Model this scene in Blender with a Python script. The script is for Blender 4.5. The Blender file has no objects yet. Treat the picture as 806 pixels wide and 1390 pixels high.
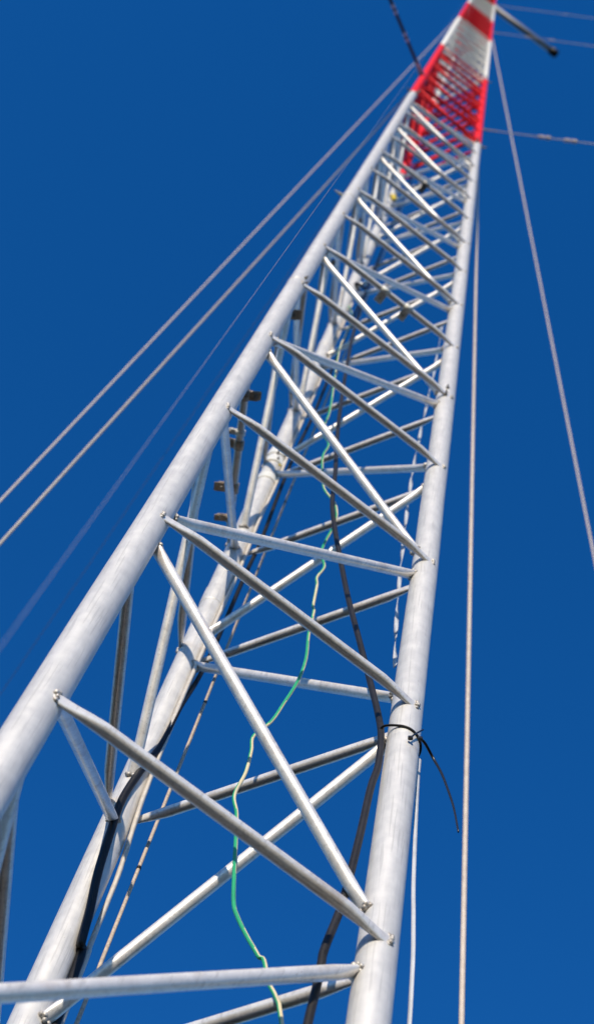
import bpy, math, random
from mathutils import Vector, Matrix, noise
random.seed(7)
sc = bpy.context.scene
col = sc.collection
R = math.radians
# ------------------------------------------------------------------ survey of the mast (metres)
S = 0.33                       # distance between leg centres
NH = 1.282618 * S              # height of one bay
RL = 0.0510 * S                # leg radius
RR = 0.0187 * S                # rung / brace radius
LEG = {'A': Vector((0, 0, 0)), 'B': Vector((S, 0, 0)), 'C': Vector((S*.5, S*.8660254, 0))}
CEN = (LEG['A'] + LEG['B'] + LEG['C']) / 3
GROUND = -2.83
DZ = [-.0668, -.0089, .0336, .0425, .0521, .0009, -.0053, -.019, -.0166, -.0126]
TOP = 78
def nz(i): return (i + (DZ[i] if 0 <= i < 10 else (DZ[0] if i < 0 else 0))) * NH
BANDS = [(-99, 13.95, 'steel'), (13.95, 22.5, 'red'), (22.5, 33.2, 'white'), (33.2, 43.2, 'red'), (43.2, 55.5, 'white'), (55.5, 67, 'red'), (67, 99, 'white')]
def band(z):
    for k, (a, b, m) in enumerate(BANDS):
        if a*NH <= z < b*NH: return k
    return 0
PATHS = {
 'black': [(0.1829, 0.2734, 0.1045), (0.1753, 0.2666, 0.1491), (0.1701, 0.2646, 0.1991), (0.1628, 0.2641, 0.2593), (0.1581, 0.2651, 0.3374), (0.1555, 0.2662, 0.4088), (0.1608, 0.2644, 0.4775), (0.1706, 0.2647, 0.5583), (0.1752, 0.2665, 0.6737), (0.1853, 0.2802, 0.7908), (0.1891, 0.279, 0.9052), (0.1899, 0.2788, 1.0251), (0.1911, 0.2784, 1.2024), (0.1936, 0.2776, 1.3702), (0.1913, 0.2784, 1.6123), (0.1914, 0.2783, 1.872), (0.1964, 0.2767, 2.1911), (0.1962, 0.2768, 2.7007), (0.1977, 0.2763, 3.2239), (0.2017, 0.275, 4.0952), (0.2043, 0.2741, 6.3743)],
 'cream': [(0.1895, 0.2789, 0.1236), (0.1881, 0.2793, 0.1656), (0.1877, 0.2795, 0.2306), (0.1873, 0.2796, 0.3008), (0.1822, 0.2735, 0.3626), (0.1772, 0.2685, 0.431), (0.1754, 0.2674, 0.4975), (0.1744, 0.2669, 0.5669), (0.1731, 0.2663, 0.618), (0.1728, 0.2662, 0.7091), (0.1733, 0.2664, 0.8173), (0.1741, 0.2667, 0.9481), (0.1768, 0.2683, 1.1182), (0.1766, 0.2681, 1.2745), (0.175, 0.2672, 1.4), (0.1785, 0.2695, 1.642), (0.1773, 0.2687, 1.8954), (0.1799, 0.2708, 2.2552), (0.1781, 0.2692, 2.6399), (0.1788, 0.2698, 3.2173)],
 'green': [(0.2833, 0.0898, -0.0016), (0.2741, 0.0957, 0.0253), (0.263, 0.1023, 0.0511), (0.2523, 0.1084, 0.0788), (0.2465, 0.1114, 0.1007), (0.2399, 0.1148, 0.1551), (0.2342, 0.1176, 0.2069), (0.2284, 0.1203, 0.2545), (0.2217, 0.1234, 0.2887), (0.2253, 0.1218, 0.3388), (0.2244, 0.1222, 0.3889), (0.2222, 0.1231, 0.4228), (0.2344, 0.1175, 0.4671), (0.2408, 0.1143, 0.5149), (0.2486, 0.1103, 0.5841), (0.2506, 0.1093, 0.6499), (0.2463, 0.1116, 0.7283), (0.2451, 0.1122, 0.8019), (0.2425, 0.1135, 0.8209), (0.2403, 0.1146, 0.8918), (0.2376, 0.116, 0.9208), (0.2426, 0.1134, 0.9646), (0.2368, 0.1164, 0.9993), (0.2339, 0.1177, 1.0308), (0.2356, 0.1169, 1.0763), (0.2395, 0.115, 1.1317), (0.2398, 0.1149, 1.1866), (0.2338, 0.1178, 1.2352), (0.2241, 0.1223, 1.2636), (0.2128, 0.1271, 1.2942), (0.2062, 0.1298, 1.3416), (0.1955, 0.1338, 1.4528), (0.1977, 0.133, 1.5302), (0.1818, 0.1385, 1.5927), (0.1816, 0.1386, 1.7151), (0.1741, 0.1409, 1.8646), (0.1647, 0.1436, 2.0258), (0.1569, 0.1457, 2.2073), (0.1856, 0.2416, 2.7692), (0.1886, 0.2572, 3.0278), (0.1734, 0.2684, 3.1655)],
 'dark': [(0.2893, 0.0132, -0.0901), (0.2898, 0.0129, -0.0492), (0.2969, 0.0093, 0.0254), (0.3014, 0.0069, 0.1326), (0.3042, 0.0053, 0.2324), (0.3079, 0.0042, 0.2815), (0.3066, 0.0049, 0.3465), (0.3061, 0.0169, 0.4183), (0.2982, 0.0323, 0.5195), (0.2846, 0.059, 0.6886), (0.2708, 0.0793, 0.8304), (0.2551, 0.0957, 0.9779), (0.2366, 0.1034, 1.1027), (0.2238, 0.1082, 1.2101), (0.2153, 0.1111, 1.3522), (0.2087, 0.1294, 1.5585), (0.201, 0.1423, 1.7726), (0.1934, 0.1718, 2.1956), (0.1888, 0.2008, 2.6455), (0.1912, 0.2347, 3.2358), (0.1967, 0.2509, 3.8987)],
 'strip_low': [(0.3715, 0.0096, -0.0103), (0.369, 0.0114, 0.0783), (0.3667, 0.0131, 0.1392), (0.3611, 0.0103, 0.2373), (0.3529, 0.0015, 0.3045), (0.3503, -0.0025, 0.3432)],
 'strip_up': [(0.3566, 0.0834, 0.7412), (0.3522, 0.0862, 0.848), (0.3477, 0.0889, 1.0081), (0.345, 0.0906, 1.1598), (0.3427, 0.0919, 1.3131), (0.3412, 0.0928, 1.4859), (0.341, 0.0929, 1.5917), (0.3426, 0.092, 1.8038), (0.3456, 0.0902, 2.0478), (0.3426, 0.0753, 2.3381), (0.3356, 0.0628, 2.6468)],
 'tie_tail': [(0.3325, -0.0263, 0.3262), (0.3404, -0.0243, 0.3285), (0.3559, -0.0175, 0.3271), (0.3637, -0.0234, 0.2929), (0.3714, -0.0296, 0.2432), (0.3745, -0.0322, 0.2171), (0.3778, -0.0349, 0.1792)],
 'tie_end': [(0.325, -0.0205, 0.327), (0.3293, -0.0211, 0.3403), (0.3398, -0.0187, 0.369)],
 'rope_r': [(0.33, 0.0, 6.6029), (1.0097, 0.7222, -2.83)],
 'g2': [(0.0, 0.0, 6.8992), (-0.295, 1.6896, -2.83)],
 'g1': [(0.0, 0.0, 15.6608), (-0.3463, 1.7467, -2.83)],
 'right': [(0.33, 0.0, 16.084), (3.5852, 2.3603, -2.83)],
 'rh1': [(0.33, 0.0, 6.6029), (4.5008, -3.5032, -2.83)],
 'rh2': [(0.33, 0.0, 16.084), (9.3648, -6.1244, -2.83)],
 'rh3': [(0.33, 0.0, 24.5493), (13.5931, -8.6085, -2.83)],
 'ul': [(0.0, 0.0, 6.8992), (-4.5912, -3.2307, -2.83)],
 'gdark': [(0.0, 0.0, 6.8992), (0.2569, 5.6132, -2.83)],
}

# ------------------------------------------------------------------ materials
def newmat(name):
    m = bpy.data.materials.new(name); m.use_nodes = True
    return m, m.node_tree, m.node_tree.nodes['Principled BSDF']
def ramp(nt, fac, stops):
    n = nt.nodes.new('ShaderNodeValToRGB')
    el = n.color_ramp.elements
    while len(el) < len(stops): el.new(.5)
    for e, (p, c) in zip(el, stops): e.position = p; e.color = (*c, 1)
    nt.links.new(fac, n.inputs[0]); return n.outputs[0]
def tex(nt, kind, scale, vec=None, **kw):
    n = nt.nodes.new('ShaderNodeTexNoise' if kind == 'n' else 'ShaderNodeTexVoronoi')
    n.inputs['Scale'].default_value = scale
    for k, v in kw.items(): n.inputs[k].default_value = v
    if vec is not None: nt.links.new(vec, n.inputs['Vector'])
    return n
def coords(nt, scale=(1, 1, 1)):
    tc = nt.nodes.new('ShaderNodeTexCoord'); mp = nt.nodes.new('ShaderNodeMapping')
    mp.inputs['Scale'].default_value = scale
    nt.links.new(tc.outputs['Object'], mp.inputs[0]); return mp.outputs[0]
def mix(nt, a, b, fac, mode='MIX'):
    n = nt.nodes.new('ShaderNodeMix'); n.data_type = 'RGBA'; n.blend_type = mode
    for s, i in ((a, 6), (b, 7)):
        if isinstance(s, tuple): n.inputs[i].default_value = (*s, 1)
        else: nt.links.new(s, n.inputs[i])
    if isinstance(fac, (int, float)): n.inputs[0].default_value = fac
    else: nt.links.new(fac, n.inputs[0])
    return n.outputs[2]
def metal_paint(name, base, dark, metallic, rough, bump=.15, speck=(.16, .13, .1), streak=True, spec=.5, rusty=0):
    m, nt, b = newmat(name)
    v = coords(nt); vs = coords(nt, (1, 1, .12))
    n1 = tex(nt, 'n', 55, v, Detail=8, Roughness=.62)
    n2 = tex(nt, 'n', 260, vs if streak else v, Detail=4, Roughness=.6)
    n3 = tex(nt, 'n', 16, v, Detail=6, Roughness=.7)
    c = ramp(nt, n1.outputs[0], [(.34, dark), (.6, base)])
    c2 = ramp(nt, n2.outputs[0], [(.3, dark), (.62, base)])
    c = mix(nt, c, c2, .4)
    c = mix(nt, c, tuple(x*.9 for x in dark), ramp(nt, n3.outputs[0], [(.5, (0,0,0)), (.8, (.35,.35,.35))]))
    sp = tex(nt, 'v', 150, v); sf = ramp(nt, sp.outputs[0], [(.05, (1,1,1)), (.1, (0,0,0))])
    gate = ramp(nt, tex(nt, 'n', 33, v, Detail=2).outputs[0], [(.6, (0,0,0)), (.66, (1,1,1))])
    f = nt.nodes.new('ShaderNodeMath'); f.operation = 'MULTIPLY'
    nt.links.new(sf, f.inputs[0]); nt.links.new(gate, f.inputs[1])
    c = mix(nt, c, speck, f.outputs[0])
    sv = coords(nt, (1, 1, .25))
    if rusty:
        rg = ramp(nt, tex(nt, 'n', 24, v, Detail=8, Roughness=.7).outputs[0], [(.54, (0,0,0)), (.68, (rusty,)*3)])
        c = mix(nt, c, (.36, .23, .14), rg)
    s1 = ramp(nt, tex(nt, 'n', 95, sv, Detail=7, Roughness=.75).outputs[0], [(.655, (0,0,0)), (.70, (.8,.8,.8))])
    g2 = ramp(nt, tex(nt, 'n', 13, v, Detail=2).outputs[0], [(.52, (0,0,0)), (.6, (1,1,1))])
    c = mix(nt, c, mix(nt, dark, (.16, .17, .20), .6), mix(nt, s1, g2, 1.0, 'MULTIPLY'))
    s2 = ramp(nt, tex(nt, 'n', 420, coords(nt, (1, 1, .03)), Detail=3).outputs[0], [(.36, (1,1,1)), (.42, (0,0,0))])
    c = mix(nt, c, tuple(x*.8 for x in dark), mix(nt, s2, (.55, .55, .55), 1.0, 'MULTIPLY'))
    nt.links.new(c, b.inputs['Base Color'])
    b.inputs['Metallic'].default_value = metallic
    rr = nt.nodes.new('ShaderNodeMapRange'); rr.inputs[3].default_value = rough - .1; rr.inputs[4].default_value = rough + .14
    nt.links.new(n1.outputs[0], rr.inputs[0]); nt.links.new(rr.outputs[0], b.inputs['Roughness'])
    bp = nt.nodes.new('ShaderNodeBump'); bp.inputs['Strength'].default_value = bump; bp.inputs['Distance'].default_value = .0006
    nt.links.new(n2.outputs[0], bp.inputs['Height']); nt.links.new(bp.outputs[0], b.inputs['Normal'])
    b.inputs['Specular IOR Level'].default_value = spec
    return m
M = {}
M['steel'] = metal_paint('weathered silver leg coating', (.71, .69, .66), (.56, .545, .525), .24, .45, .15, (.2, .13, .08))
M['tube'] = metal_paint('galvanised brace tube', (.83, .80, .77), (.64, .61, .58), .3, .38, .1, (.2, .12, .07), rusty=.4)
M['red'] = metal_paint('signal red mast paint', (.85, .008, .012), (.74, .006, .01), 0, .6, speck=(.4, .01, .01), spec=.2)
M['white'] = metal_paint('white mast paint', (.84, .81, .75), (.76, .73, .67), 0, .65, spec=.25)
M['weld'] = metal_paint('weld bead metal', (.66, .63, .59), (.22, .18, .14), .3, .45, .8, streak=False)
M['wire'] = metal_paint('weathered guy strand', (.62, .54, .47), (.48, .40, .34), .1, .6, .3)
M['greywire'] = metal_paint('grey guy strand', (.42, .41, .43), (.3, .3, .32), .2, .6, .3)
M['bolt'] = metal_paint('zinc bolt', (.45, .43, .4), (.14, .12, .1), .5, .5)
M['rust'] = metal_paint('brown weathered clamp metal', (.55, .45, .35), (.25, .18, .12), .3, .6, .5)
def plain(name, c, rough, var=.3, bump=0, scale=90, spec=.5):
    m, nt, b = newmat(name)
    n = tex(nt, 'n', scale, coords(nt), Detail=5)
    nt.links.new(ramp(nt, n.outputs[0], [(.3, tuple(x*(1-var) for x in c)), (.7, c)]), b.inputs['Base Color'])
    b.inputs['Roughness'].default_value = rough; b.inputs['Specular IOR Level'].default_value = spec
    if bump:
        bp = nt.nodes.new('ShaderNodeBump'); bp.inputs['Strength'].default_value = bump; bp.inputs['Distance'].default_value = .001
        nt.links.new(n.outputs[0], bp.inputs['Height']); nt.links.new(bp.outputs[0], b.inputs['Normal'])
    return m
M['rubber'] = plain('black cable sheath', (.010, .010, .011), .5, .4, .3, 90, .25)
M['dustrubber'] = plain('dusty dark cable sheath', (.020, .018, .018), .5, .5, .3, 90, .3)
M['cream'] = plain('cream cable sheath', (.66, .60, .53), .5, .25, .4)
M['rope'] = plain('tan twisted rope', (.62, .50, .40), .7, .4, .5, 300)
M['green'] = plain('green earth wire sheath', (.03, .40, .17), .38, .15)
M['yellow'] = plain('faded yellow earth wire stripe', (.72, .62, .40), .4, .15)
M['tape'] = plain('white tape', (.78, .77, .72), .35, .12, .3, 40)
M['strip'] = plain('pale plastic strip', (.62, .64, .68), .3, .2, .2, 60)
M['yellowtag'] = plain('yellow tag', (.75, .55, .03), .4, .1)
M['nylon'] = plain('black nylon', (.012, .012, .014), .35, .2)
M['porcelain'] = plain('glazed insulator', (.5, .42, .4), .3, .2)
# ------------------------------------------------------------------ mesh collector
class MB:
    def __init__(s): s.v = []; s.f = []; s.m = []; s.mats = []; s.smooth = []
    def mi(s, name):
        if name not in s.mats: s.mats.append(name)
        return s.mats.index(name)
    def loft(s, rings, mat, closed=True, caps=True, smooth=True, matfn=None):
        n = len(rings[0]); b = len(s.v)
        for r in rings: s.v += [tuple(p) for p in r]
        for i in range(len(rings)-1):
            for j in range(n if closed else n-1):
                a = b+i*n+j; c = b+i*n+(j+1) % n
                s.f.append((a, c, c+n, a+n)); s.m.append(s.mi(matfn(i, j) if matfn else mat)); s.smooth.append(smooth)
        if caps and closed:
            for k, rev in ((0, True), (len(rings)-1, False)):
                idx = [b+k*n+j for j in range(n)]
                s.f.append(tuple(reversed(idx)) if rev else tuple(idx)); s.m.append(s.mi(matfn(min(k, len(rings)-2), 0) if matfn else mat)); s.smooth.append(False)
    def build(s, name, parent=None, recenter=None):
        me = bpy.data.meshes.new(name)
        o = Vector(recenter) if recenter is not None else Vector((0, 0, 0))
        me.from_pydata([tuple(Vector(p)-o) for p in s.v], [], s.f)
        for k in s.mats: me.materials.append(M[k])
        me.polygons.foreach_set('material_index', s.m); me.polygons.foreach_set('use_smooth', s.smooth); me.update()
        ob = bpy.data.objects.new(name, me); ob.location = o; col.objects.link(ob)
        if parent is not None: ob.parent = parent
        return ob
def ring(c, u, v, ru, rv, n, ph=0):
    return [c + u*(ru*math.cos(ph+2*math.pi*k/n)) + v*(rv*math.sin(ph+2*math.pi*k/n)) for k in range(n)]
def basis(d, hint=Vector((0, 0, 1))):
    d = d.normalized(); u = hint - d*hint.dot(d)
    if u.length < 1e-4: u = Vector((1, 0, 0)) - d*d.x
    u.normalize(); return u, d.cross(u)
def spline(pts, sub=6):
    P = [Vector(p) for p in pts]; out = []
    for i in range(len(P)-1):
        a = P[max(i-1, 0)]; b = P[i]; c = P[i+1]; d = P[min(i+2, len(P)-1)]
        for k in range(sub):
            t = k/sub
            out.append(.5*((2*b)+(c-a)*t+(2*a-5*b+4*c-d)*t*t+(3*b-3*c+d-a)*t**3))
    out.append(P[-1]); return out
def tube(mb, pts, r, mat, n=12, flat=1, matfn=None, twist=0, jitter=0, hint=(.3, .9, .1)):
    rings = []; u = None
    for i, p in enumerate(pts):
        d = (pts[min(i+1, len(pts)-1)] - pts[max(i-1, 0)]).normalized()
        if u is None: u, w = basis(d, Vector(hint))
        else:
            u = (u - d*u.dot(d)).normalized(); w = d.cross(u)
        rad = r(i/(len(pts)-1)) if callable(r) else r
        if jitter: rad *= 1 + jitter*(noise.noise(p*60))
        rings.append(ring(p, u, w, rad, rad*flat, n, twist*i))
    mb.loft(rings, mat, matfn=matfn)
def blob(mb, c, r, mat, seed, seg=10, rows=7, squash=(1, 1, 1), amp=.35):
    rings = []
    for i in range(rows+1):
        th = math.pi*i/rows
        rg = []
        for j in range(seg):
            ph = 2*math.pi*j/seg
            d = Vector((math.sin(th)*math.cos(ph), math.sin(th)*math.sin(ph), math.cos(th)))
            k = 1 + amp*noise.noise(d*1.7 + Vector((seed*3.1, seed*1.7, seed)))
            rg.append(c + Vector((d.x*squash[0], d.y*squash[1], d.z*squash[2]))*r*k)
        rings.append(rg)
    mb.loft(rings, mat, caps=False)
def boxm(mb, c, ax, ay, az, hx, hy, hz, mat, bev=.15):
    rings = []
    for z, k in ((-1, 1-bev), (-1+bev, 1), (1-bev, 1), (1, 1-bev)):
        rg = []
        for sx, sy in ((1-bev, 1), (-1+bev, 1), (-1, 1-bev), (-1, -1+bev), (-1+bev, -1), (1-bev, -1), (1, -1+bev), (1, 1-bev)):
            rg.append(c + ax*(hx*sx*k) + ay*(hy*sy*k) + az*(hz*z))
        rings.append(rg)
    mb.loft(rings, mat, smooth=False)
def tag(o, label=None, cat=None, group=None, kind=None):
    if label: o['label'] = label
    if cat: o['category'] = cat
    if group: o['group'] = group
    if kind: o['kind'] = kind
    return o
def empty(name, loc=(0, 0, 0)):
    o = bpy.data.objects.new(name, None); o.location = loc; o.empty_display_size = .1; col.objects.link(o); return o
# ------------------------------------------------------------------ the mast
mast = empty('lattice_mast', (0, 0, 0))
tag(mast, 'tall three-legged lattice mast of silver tubes with red and white bands higher up', 'mast')
JOINTS = [4.12, 13.95, 22.5, 33.2, 43.2, 55.5, 67]
def leg(L):
    mb = MB(); c = LEG[L]; zs = []
    z = GROUND - .1
    while z < TOP*NH: zs.append(z); z += .055 if z < 3 else (.12 if z < 8 else .5)
    cuts = [b*NH for _, b, _ in BANDS[:-1]]
    zs += cuts; zs.append(TOP*NH)
    zs = sorted(set(round(q, 4) for q in zs))
    N = 48 if True else 24
    rings = []; bands = []
    for q in zs:
        k = 1 + .006*noise.noise(Vector((ord(L), 0, q*9)))
        ox = .0006*noise.noise(Vector((ord(L)*2, 3, q*3))); oy = .0006*noise.noise(Vector((ord(L)*2, 9, q*3)))
        rings.append(ring(c + Vector((ox, oy, q)), Vector((1, 0, 0)), Vector((0, 1, 0)), RL*k, RL*k, N))
        bands.append(BANDS[band(q+1e-4)][2])
    mb.loft(rings, None, matfn=lambda i, j: bands[i])
    ob = mb.build('leg', mast, (c.x, c.y, 0))
    def collar(z0, z1, k, mat, lip=.003):
        m2 = MB()
        prof = [(z0, 1.0), (z0+.0006, k), (z0+lip, k+.01), (z1-lip, k+.01), (z1-.0006, k), (z1, 1.0)]
        m2.loft([ring(c+Vector((0, 0, q)), Vector((1, 0, 0)), Vector((0, 1, 0)), RL*s, RL*s, N) for q, s in prof], mat, caps=False)
        m2.build('joint_collar', ob, None).location = (-c.x, -c.y, 0)
    for jz in JOINTS:
        k = BANDS[band(jz*NH - .01)][2]
        collar(jz*NH-.012, jz*NH+.004, 1.035, k)
    return ob, collar
legs = {}
for L in 'ABC': legs[L], cf = leg(L); legs[L+'c'] = cf
# welded sleeves seen on two of the legs
legs['Cc'](2.56*NH-.06, 2.56*NH, 1.05, 'steel')
legs['Cc'](6.46*NH-.05, 6.46*NH, 1.06, 'steel')
legs['Ac'](6.66*NH-.012, 6.78*NH, 1.08, 'steel')
legs['Cc'](4.05*NH, 4.05*NH+.03, 1.15, 'tape')
legs['Cc'](4.05*NH+.05, 4.05*NH+.085, 1.12, 'tape')
legs['Cc'](4.05*NH-.10, 4.05*NH-.07, 1.10, 'tape')
def face(a, b):
    m = (LEG[a]+LEG[b])/2 - CEN; m.z = 0; return m.normalized()
# welded horizontal rungs, standing on the outer side of the legs with flattened ends
def rung_shape(mb, a, b, i):
    n = face(a, b); z = nz(i); zv = Vector((0, 0, z))
    p0 = LEG[a] + n*RL*1.0 + zv; p1 = LEG[b] + n*RL*1.0 + zv
    d = (p1-p0).normalized(); L = (p1-p0).length
    mat = BANDS[band(z)][2]; mat = 'tube' if mat == 'steel' else mat
    sd = ord(a)*7+ord(b)*3+i
    s0 = .002+.002*noise.noise(Vector((sd, 1.3, 0))); s1 = L + .003
    if b == 'C': s0 = .009; s1 = L
    st = [s0, s0+.004, s0+.012, s0+.022, s0+.034, s0+.048, L*.35, L*.5, L*.65, s1-.048, s1-.034, s1-.022, s1-.012, s1-.004, s1]
    rings = []
    bend = .0008*noise.noise(Vector((sd, 5, 2)))
    for s in st:
        e = min(s-s0, s1-s)
        t = min(1, max(0, (e-.002)/.050)); t = t*t*(3-2*t)
        ku = .42 + .58*t; kv = 1.22 - .22*t
        c = p0 + d*s + n*(bend*math.sin(math.pi*s/L)) + n*(-RR*.38*(1-t))
        rings.append(ring(c, n, Vector((0, 0, 1)), RR*ku, RR*kv, 20))
    mb.loft(rings, mat)
    w = 'weld' if mat == 'tube' else mat
    if i < 22:
        for s, sg in ((s0, 1), (s1, -1)):
            for q in range(10):
                an = 2*math.pi*q/10 + random.random()*.4
                c = p0 + d*(s + sg*(.0005+.0030*random.random())) + Vector((0, 0, 1.12*RR*math.sin(an))) + n*(RR*.40*math.cos(an) - RR*.30)
                blob(mb, c, RR*(.34+.16*random.random()), w, sd+q*11, 8, 6, (1, 1, 1.1))
def brace_shape(mb, a, ia, b, ib, lo, hi):
    za, zb = nz(ia), nz(ib)
    if ib > ia: za += lo*NH; zb -= hi*NH
    else: za -= hi*NH; zb += lo*NH
    p0 = LEG[a] + Vector((0, 0, za)); p1 = LEG[b] + Vector((0, 0, zb))
    d = (p1-p0).normalized(); L = (p1-p0).length
    mat = BANDS[band((za+zb)/2)][2]; mat = 'tube' if mat == 'steel' else mat
    n = face(a, b); v = d.cross(n)
    cosx = math.hypot(d.x, d.y)
    off = RL/cosx*.93
    sd = ord(a)*5+ord(b)*3+ia*2
    s0, s1 = off, L-off
    st = [s0, s0+.005, s0+.012, s0+.02, s0+.03, L*.35, L*.5, L*.65, s1-.03, s1-.02, s1-.012, s1-.005, s1]
    rings = []
    for s in st:
        e = min(s-s0, s1-s); t = min(1, max(0, (e-.004)/.026)); t = t*t*(3-2*t)
        rings.append(ring(p0+d*s, n, v, RR*(1.12-.12*t), RR*(.62+.38*t), 20))
    mb.loft(rings, mat)
    w = 'weld' if mat == 'tube' else mat
    if min(ia, ib) < 22:
        for s, sg in ((s0, 1), (s1, -1)):
            for q in range(9):
                an = 2*math.pi*q/9 + .4*random.random()
                c = p0 + d*(s+sg*(.0005+.003*random.random())) + n*(RR*1.0*math.cos(an)) + v*(RR*.62*math.sin(an))
                blob(mb, c, RR*.46, w, sd+q*7, 8, 6)
FACES = [('A', 'B', .0649, .054), ('B', 'C', .093, .0845), ('A', 'C', .0824, .0676)]
def diag(a, b, i):   # which way the zigzag runs in a bay: (lower leg, upper leg)
    if (a, b) == ('A', 'B'): return ('B', 'A') if i % 2 == 0 else ('A', 'B')
    if (a, b) == ('B', 'C'): return ('C', 'B') if i % 2 == 0 else ('B', 'C')
    return ('A', 'C') if i % 2 == 0 else ('C', 'A')
rest_r, rest_b = MB(), MB()
for i in range(-6, TOP):
    for a, b, lo, hi in FACES:
        mb = MB() if 0 <= i < 33 else rest_r
        rung_shape(mb, a, b, i)
        if mb is not rest_r: mb.build('rung', mast)
        l, u = diag(a, b, i)
        if i < TOP-1:
            mb = MB() if -1 <= i < 32 else rest_b
            brace_shape(mb, l, i, u, i+1, lo, hi)
            if mb is not rest_b: mb.build('diagonal_brace', mast)
tag(rest_r.build('rung', mast), kind='stuff')
tag(rest_b.build('diagonal_brace', mast), kind='stuff')
# bolts at the section joint
def bolt(p, out, r=.0032, ln=.004, mat='bolt'):
    mb = MB(); out = out.normalized(); u, v = basis(out)
    mb.loft([ring(p-out*.002, u, v, r*.5, r*.5, 6), ring(p+out*.0, u, v, r, r, 6), ring(p+out*ln*.7, u, v, r, r, 6), ring(p+out*ln, u, v, r*.8, r*.8, 6)], mat, smooth=False)
    mb.loft([ring(p+out*ln*.9, u, v, r*.5, r*.5, 8), ring(p+out*ln*1.8, u, v, r*.45, r*.45, 8)], mat, smooth=False)
    mb.build('bolt', mast)
for L, az, dz in (('B', 242, .02), ('B', 238, -.018), ('B', 236, -.034), ('A', 285, .012), ('A', 300, -.016), ('C', 250, .015), ('C', 262, -.02)):
    o = Vector((math.cos(R(az)), math.sin(R(az)), 0)); bolt(LEG[L] + o*RL + Vector((0, 0, 4.12*NH+dz)), o)
for jz in JOINTS[1:3]:
    for L, az in (('A', 200), ('A', 290), ('B', 330), ('B', 240)):
        o = Vector((math.cos(R(az)), math.sin(R(az)), 0)); bolt(LEG[L] + o*RL + Vector((0, 0, jz*NH-.02)), o, .006, .012)
o = Vector((math.cos(R(176)), math.sin(R(176)), 0)); bolt(LEG['A'] + o*RL*1.08 + Vector((0, 0, 6.7*NH)), o, .004, .012, 'steel')
# pipe clamps and clips on the rungs
def clamp(a, b, i, f, az, mat, k=1.0, tab=1.0):
    n = face(a, b); p = LEG[a].lerp(LEG[b], f) + n*RL + Vector((0, 0, nz(i))); d = (LEG[b]-LEG[a]).normalized()
    mb = MB(); u, v = Vector((0, 0, 1)), d.cross(Vector((0, 0, 1)))
    w = .006*k
    prof = [(-w, 1.02), (-w, 1.28), (w, 1.28), (w, 1.02)]
    mb.loft([ring(p+d*s, u, v, RR*q, RR*q, 16) for s, q in prof], mat, caps=False)
    t = (v*math.cos(R(az)) + u*math.sin(R(az))).normalized(); s = d.cross(t)
    for off, ln in ((.0028, .012*tab), (-.0028, .016*tab)):
        boxm(mb, p + t*(RR*1.2+ln*.5) + s*off, t, s, d, ln*.6, .0011, w*.9, mat)
    q = p + t*(RR*1.2+.009*tab)
    mb.loft([ring(q - s*.008, t, d, .0022, .0022, 8), ring(q + s*.010, t, d, .0022, .0022, 8)], 'bolt')
    mb.loft([ring(q + s*.0045, t, d, .0038, .0038, 6), ring(q + s*.008, t, d, .0038, .0038, 6)], 'bolt', smooth=False)
    mb.build('pipe_clamp', mast)
clamp('A', 'C', 3, .26, 10, 'rust', 1.3); clamp('A', 'C', 3, .44, 175, 'tape', .7, .9); clamp('A', 'C', 3, .50, 160, 'rust', 1.2)
clamp('A', 'C', 3, .71, 185, 'rust', 1.3, 1.3); clamp('A', 'C', 3, .86, 190, 'rust', .9)
clamp('A', 'C', 4, .14, 5, 'rust', 1.6, 1.5)
clamp('A', 'B', 5, .46, 200, 'tape', 1.5, 1.1); clamp('A', 'B', 5, .63, 200, 'tape', 1.4, 1.1)
clamp('A', 'B', 9, .5, 200, 'bolt', 1.5, 1.3); clamp('A', 'C', 6, .3, 10, 'rust', 1.2); clamp('A', 'C', 8, .4, 10, 'rust', 1.2); clamp('B', 'C', 9, .6, 190, 'bolt', 1.2)
# side boom high on the mast
def boom():
    mb = MB(); a = Vector((.3601, -.0242, 23.2795)); b = Vector((1.3989, -.0376, 23.2795))
    a = Vector((S*.9, 0, 23.2795)); d = (b-a).normalized(); u, v = basis(d)
    mb.loft([ring(a, u, v, .042, .042, 16), ring(b-d*.10, u, v, .042, .042, 16)], 'greywire')
    mb.loft([ring(b-d*.12, u, v, .055, .055, 16), ring(b-d*.03, u, v, .058, .058, 16), ring(b, u, v, .05, .05, 16)], 'rubber')
    tag(mb.build('side_boom', None, a), 'grey boom with a dark capped end sticking out right of the mast top', 'antenna boom')
boom()
# ------------------------------------------------------------------ cables and wires
def smoothpath(k, sub=6): return spline(PATHS[k], sub)
def cable(name, key, r, mat, label, cat, n=12, flat=1, jitter=0, **kw):
    mb = MB(); pts = smoothpath(key)
    if kw.get('prefix'): pts = spline(kw['prefix']+PATHS[key], 6)
    tube(mb, pts, r, mat, n, flat, jitter=jitter, hint=kw.get('hint', (.3, .9, .1)), matfn=kw.get('matfn'), twist=kw.get('twist', 0))
    return tag(mb.build(name, None, pts[0]), label, cat)
down = lambda key, dx=0, dy=0: [(PATHS[key][0][0]+dx*4, PATHS[key][0][1]+dy*4, GROUND), (PATHS[key][0][0]+dx*2, PATHS[key][0][1]+dy*2, -1.2), (PATHS[key][0][0]+dx, PATHS[key][0][1]+dy, -.3)]
cable('black_cable', 'black', lambda t: .0045 if t < .38 else max(.0032, .0045-(t-.38)*.018), 'rubber', 'thick black cable crossing the rear leg and climbing along its right side', 'cable', prefix=down('black', .004, -.004))
cable('cream_cable', 'cream', .0046, 'cream', 'flat cream-white cable wavering down beside the black cable on the rear leg', 'cable', flat=.6, jitter=.12, prefix=down('cream', .004, -.004))
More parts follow.
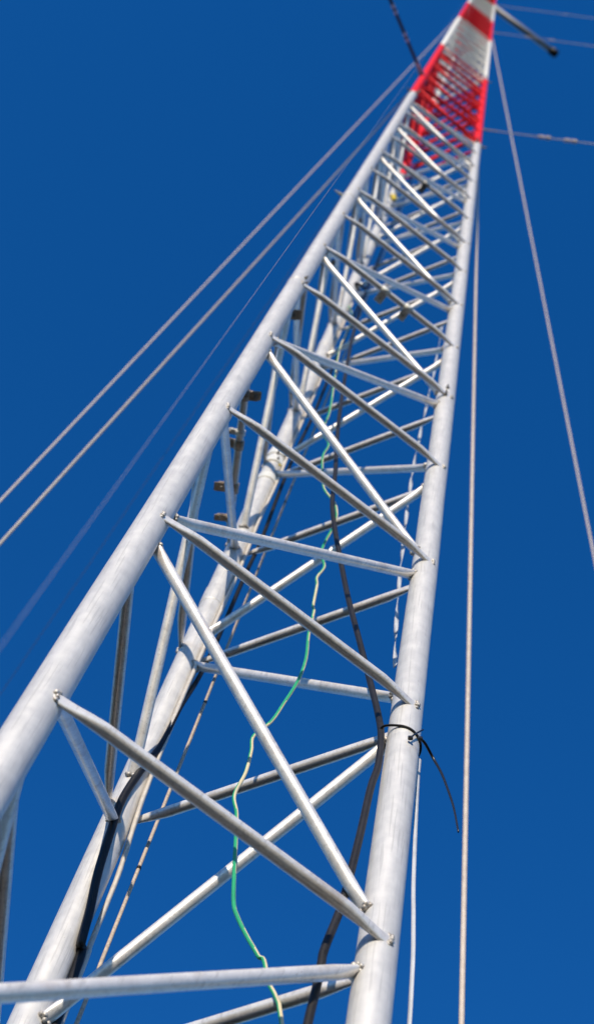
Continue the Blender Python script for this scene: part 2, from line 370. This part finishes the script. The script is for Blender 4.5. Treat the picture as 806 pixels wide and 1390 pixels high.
cable('earth_wire', 'green', .0020, 'green', 'thin green and yellow striped wire hanging loose in kinks inside the mast', 'wire', n=16,
      matfn=lambda i, j: 'yellow' if ((j + 16 + round(1.6*math.sin(i*.11)) + 3) % 16) < 5 else 'green', hint=(.79, -.6, 0), prefix=[(.32, .05, GROUND), (.34, .04, -1.2), (.31, .07, -.2)])
cable('dark_cable', 'dark', .0036, 'dustrubber', 'dusty dark cable hanging inside the mast and tied to the right leg', 'cable', prefix=[(.27, .03, GROUND), (.28, .02, -1.2), (.285, .014, -.3)])
# tape bands on the dark cable
def vrope():
    p0 = Vector((.2089, .2955, GROUND)); p1 = Vector((.2150, .2890, 9.0))
    mb = MB(); pts = []
    for k in range(240):
        t = k/239; p = p0.lerp(p1, t**1.0)
        tt = (p.z-.1943)/(1.6536-.1943)
        p.x = .2089+.0030*tt*.9 if p.z < 3 else .2089+.0030*(3-.1943)/1.459*.9+(p.z-3)*.0004
        p.y = .2955-.0051*tt if p.z < 3 else .2955-.0051*(3-.1943)/1.459-(p.z-3)*.002
        pts.append(p)
    tube(mb, pts, .0021, 'rope', 8, jitter=.1)
    ob = mb.build('tan_rope', None, pts[0]); tag(ob, 'thin straight tan rope running up behind the rear face, right of the cream cable', 'rope')
    for z in (.36, .78, 1.22, 1.62):
        tt = (z-.1943)/1.4593
        m2 = MB(); q = Vector((.2089+.0027*tt, .2955-.0051*tt, z))
        tube(m2, [q, q+Vector((0, 0, .005))], .0025, 'rubber', 8)
        m2.build('knot', ob).location = tuple(-Vector(pts[0]))
vrope()
def strip(name, key, w, label, twist, prefix=None):
    mb = MB(); pts = spline((prefix or [])+PATHS[key], 10); rings = []
    for i, p in enumerate(pts):
        d = (pts[min(i+1, len(pts)-1)]-pts[max(i-1, 0)]).normalized(); u, v = basis(d, Vector((0, 1, .1)))
        a = twist*i; uu = u*math.cos(a)+v*math.sin(a); vv = d.cross(uu)
        rings.append([p+uu*w*x+vv*.0004*y for x, y in ((-1, -1), (1, -1), (1, 1), (-1, 1))])
    mb.loft(rings, 'strip'); tag(mb.build(name, None, pts[0]), label, 'plastic strip')
strip('plastic_strip', 'strip_up', .0028, 'twisted pale plastic strip hanging beside the right leg, above the cable tie', .33)
strip('plastic_strip', 'strip_low', .0018, 'narrow pale plastic strip hanging below the black cable tie along the right leg', .02, [(.375, .005, GROUND), (.374, .008, -1), (.373, .009, -.2)])
# cable tie round the right leg
tie = empty('cable_tie', tuple(Vector(PATHS['tie_end'][0])))
tag(tie, 'black nylon cable tie looped round the right leg with a long curved loose tail', 'cable tie')
T0 = tie.location.copy()
def tpart(name, mb):
    ob = mb.build(name, None); ob.data.transform(Matrix.Translation(-T0)); ob.parent = tie
mb = MB(); pts = []
for k in range(49):
    a = 2*math.pi*k/48; x = math.cos(a)*(RL+.0012); y = math.sin(a)*(RL+.0012)
    # the loop bulges to take in the dark cable on its left and tilts down to the right
    bul = max(0, math.cos(a-R(172)))**6*.0075
    x += math.cos(R(172))*bul; y += math.sin(R(172))*bul
    pts.append(LEG['B'] + Vector((x, y, .352 - x*.35 - .0*y)))
tube(mb, pts, .0011, 'nylon', 8, 1.6); tpart('loop', mb)
for q, nm in ((PATHS['tie_end'][0], 'head'), (PATHS['tie_tail'][0], 'head')):
    mb = MB(); c = Vector(q); boxm(mb, c, Vector((.8, -.6, 0)), Vector((0, 0, 1)), Vector((.6, .8, 0)), .0025, .0021, .0019, 'nylon', .3); tpart(nm, mb)
mb = MB(); tube(mb, smoothpath('tie_end'), .0009, 'nylon', 8); tpart('tail', mb)
mb = MB(); tube(mb, smoothpath('tie_tail'), lambda t: .0016*(1-.4*t), 'nylon', 8, .7); tpart('tail', mb)
# dark coil and rags lashed to the rear leg
mb = MB(); c = LEG['C'] + Vector((.015, -.036, 7.9*NH)); pts = []
for k in range(90):
    a = k*.42; pts.append(c + Vector((math.cos(a)*(.018+.004*math.sin(k*.7)), math.sin(a)*.010, math.sin(a*.97)*.020 + .006*math.sin(k*.3))))
tube(mb, pts, .0022, 'dustrubber', 8)
tag(mb.build('cable_coil', None, c), 'small tangled coil of dark cable lashed beside the rear leg', 'cable coil')
mb = MB(); c = LEG['C'] + Vector((-.002, -.024, 12.15*NH)); blob(mb, c, .015, 'yellowtag', 5, 12, 8, (1, .6, 1.7), .7)
tag(mb.build('yellow_wrap', None, c), 'small yellow wrap on the rear leg just below the red band', 'wrap')
mb = MB(); c = LEG['C'] + Vector((.004, -.0212, 4.05*NH-.02)); boxm(mb, c, Vector((1, 0, 0)), Vector((0, 0, 1)), Vector((0, 1, 0)), .0026, .0022, .0012, 'yellowtag'); mb.build('yellow_tag', mast)
# ------------------------------------------------------------------ guy wires
def guy(key, r, mat, label, sag=0.0, ins=(), n=10, r2=None):
    a, b = [Vector(q) for q in PATHS[key]]; L = (b-a).length
    N = 160; pts = []
    for k in range(N+1):
        t = k/N; p = a.lerp(b, t); p.z -= sag*L*4*t*(1-t); pts.append(p)
    root = empty('guy_wire', tuple(a)); tag(root, label, 'guy wire', 'guy wires holding the mast')
    def part(nm, mb):
        ob = mb.build(nm, None); ob.data.transform(Matrix.Translation(-a)); ob.parent = root
    mb = MB(); tube(mb, pts, r, mat, n, jitter=.0); part('strand', mb)
    mb = MB(); d = (b-a).normalized(); tube(mb, [a - d*.02, a + d*.05, a + d*.12, a + d*.16], lambda t: r*(2.2-1.2*t), 'bolt', 8); part('end_fitting', mb)
    for s in ins:
        mb = MB(); p = a + d*s; p.z -= sag*L*4*(s/L)*(1-s/L); u, v = basis(d)
        prof = [(-.05, .3), (-.042, .9), (-.015, 1), (-.008, .6), (.008, .6), (.015, 1), (.042, .9), (.05, .3)]
        mb.loft([ring(p+d*x, u, v, .009*k, .009*k, 14) for x, k in prof], 'porcelain'); part('insulator', mb)
guy('g2', .0038, 'wire', 'tan guy wire sloping to the left edge, lower of the sharp pair', .0)
guy('g1', .0035, 'wire', 'tan guy wire sloping to the left edge, upper of the sharp pair', .003)
guy('gdark', .0008, 'rubber', 'very thin dark wire sloping down left, mostly hidden behind the left leg', .0)
guy('rope_r', .0042, 'wire', 'beige guy wire dropping almost straight down just right of the right leg', 0)
guy('right', .0054, 'wire', 'pale guy wire sweeping down to the right edge of the photo', .001)
guy('rh1', .0024, 'greywire', 'grey guy wire with two insulators leaving the lowest red band to the right', 0, (.55, .75))
guy('rh2', .0034, 'greywire', 'faint guy wire leaving rightwards behind the capped boom', 0, (.7, 1.1))
guy('rh3', .0045, 'greywire', 'faint guy wire running right along the top edge, above the boom', 0, (1.9,))
guy('ul', .0075, 'rubber', 'dark guy wire with insulators rising to the top left from the red band', 0, (.12, .42, .68))
# halyard near the camera
mb = MB(); a = Vector((-.0623, -.3257, GROUND)); b = Vector((-.052, -.316, 24.4))
pts = [a.lerp(b, k/80) for k in range(81)]; tube(mb, pts, .00013, 'greywire', 8)
tag(mb.build('halyard', None, a), 'thin blurred grey line rising parallel to the left leg, nearest to the viewer', 'cord')
# ------------------------------------------------------------------ ground
gm, nt, b = newmat('dry ground')
v = coords(nt)
n1 = tex(nt, 'n', .6, v, Detail=10, Roughness=.65); n2 = tex(nt, 'n', 9, v, Detail=6)
c = ramp(nt, n1.outputs[0], [(.35, (.34, .255, .165)), (.65, (.50, .39, .26))])
c = mix(nt, c, ramp(nt, n2.outputs[0], [(.4, (.28, .20, .13)), (.6, (.50, .40, .27))]), .4)
nt.links.new(c, b.inputs['Base Color']); b.inputs['Roughness'].default_value = .95
M['ground'] = gm
mb = MB(); N = 64
rad = [0.01, 2, 6, 15, 40, 120, 400, 1500, 6000]
mb.loft([[Vector((math.cos(2*math.pi*k/N)*r, math.sin(2*math.pi*k/N)*r, GROUND)) for k in range(N)] for r in rad], 'ground')
tag(mb.build('ground', None), kind='structure')
# concrete base
M['concrete'] = plain('concrete', (.34, .33, .31), .9, .35, .4, 20)
mb = MB(); boxm(mb, Vector((CEN.x, CEN.y, GROUND+.06)), Vector((1, 0, 0)), Vector((0, 1, 0)), Vector((0, 0, 1)), .34, .34, .1, 'concrete', .04)
tag(mb.build('concrete_base', None, (CEN.x, CEN.y, GROUND)), 'square concrete base block under the foot of the mast', 'base')
# ------------------------------------------------------------------ light and sky
SUN_AZ, SUN_EL = 231.5, 17.0        # azimuth counted from +X towards +Y
w = bpy.data.worlds.new('World'); sc.world = w; w.use_nodes = True; nt = w.node_tree
bg = nt.nodes['Background']; sky = nt.nodes.new('ShaderNodeTexSky'); sky.sky_type = 'NISHITA'
sky.sun_disc = False; sky.sun_elevation = R(SUN_EL); sky.sun_rotation = R(90 - SUN_AZ)
sky.altitude = 1500; sky.air_density = 1.0; sky.dust_density = .1; sky.ozone_density = 3.0
hs = nt.nodes.new('ShaderNodeHueSaturation'); hs.inputs['Saturation'].default_value = 1.30; hs.inputs['Value'].default_value = 1.0; hs.inputs['Hue'].default_value = .510
nt.links.new(sky.outputs[0], hs.inputs['Color']); nt.links.new(hs.outputs[0], bg.inputs[0]); bg.inputs[1].default_value = .225
sl = bpy.data.lights.new('sun', 'SUN'); sl.energy = 4.7; sl.angle = R(.53); sl.color = (1, .875, .69)
so = bpy.data.objects.new('sun', sl); col.objects.link(so)
sd = Vector((math.cos(R(SUN_EL))*math.cos(R(SUN_AZ)), math.cos(R(SUN_EL))*math.sin(R(SUN_AZ)), math.sin(R(SUN_EL))))
so.rotation_euler = sd.to_track_quat('Z', 'Y').to_euler()
# ------------------------------------------------------------------ camera
cam = bpy.data.cameras.new('camera'); co = bpy.data.objects.new('camera', cam); col.objects.link(co); sc.camera = co
Rm = Matrix(((0.7926169849328275, -0.6029098057759272, -0.09087398580026967), (-0.5994156082275259, -0.7432334649567399, -0.29716147997616316), (0.11162098283575166, 0.29000652176741143, -0.9504930160307064))).to_4x4()
co.matrix_world = Matrix.Translation(Vector((-0.21530720319682978, -1.9658828377013708, -3.7274049675301244))*S) @ Rm
cam.sensor_fit = 'HORIZONTAL'; cam.sensor_width = 24; cam.lens = 2358.064/806*24
cam.shift_y = -45/806; cam.clip_start = .02; cam.clip_end = 20000
cam.dof.use_dof = True; cam.dof.focus_distance = 1.75; cam.dof.aperture_fstop = 12
vs = sc.view_settings; vs.view_transform = 'Standard'; vs.look = 'None'; vs.gamma = 1; vs.exposure = 0; vs.use_curve_mapping = False
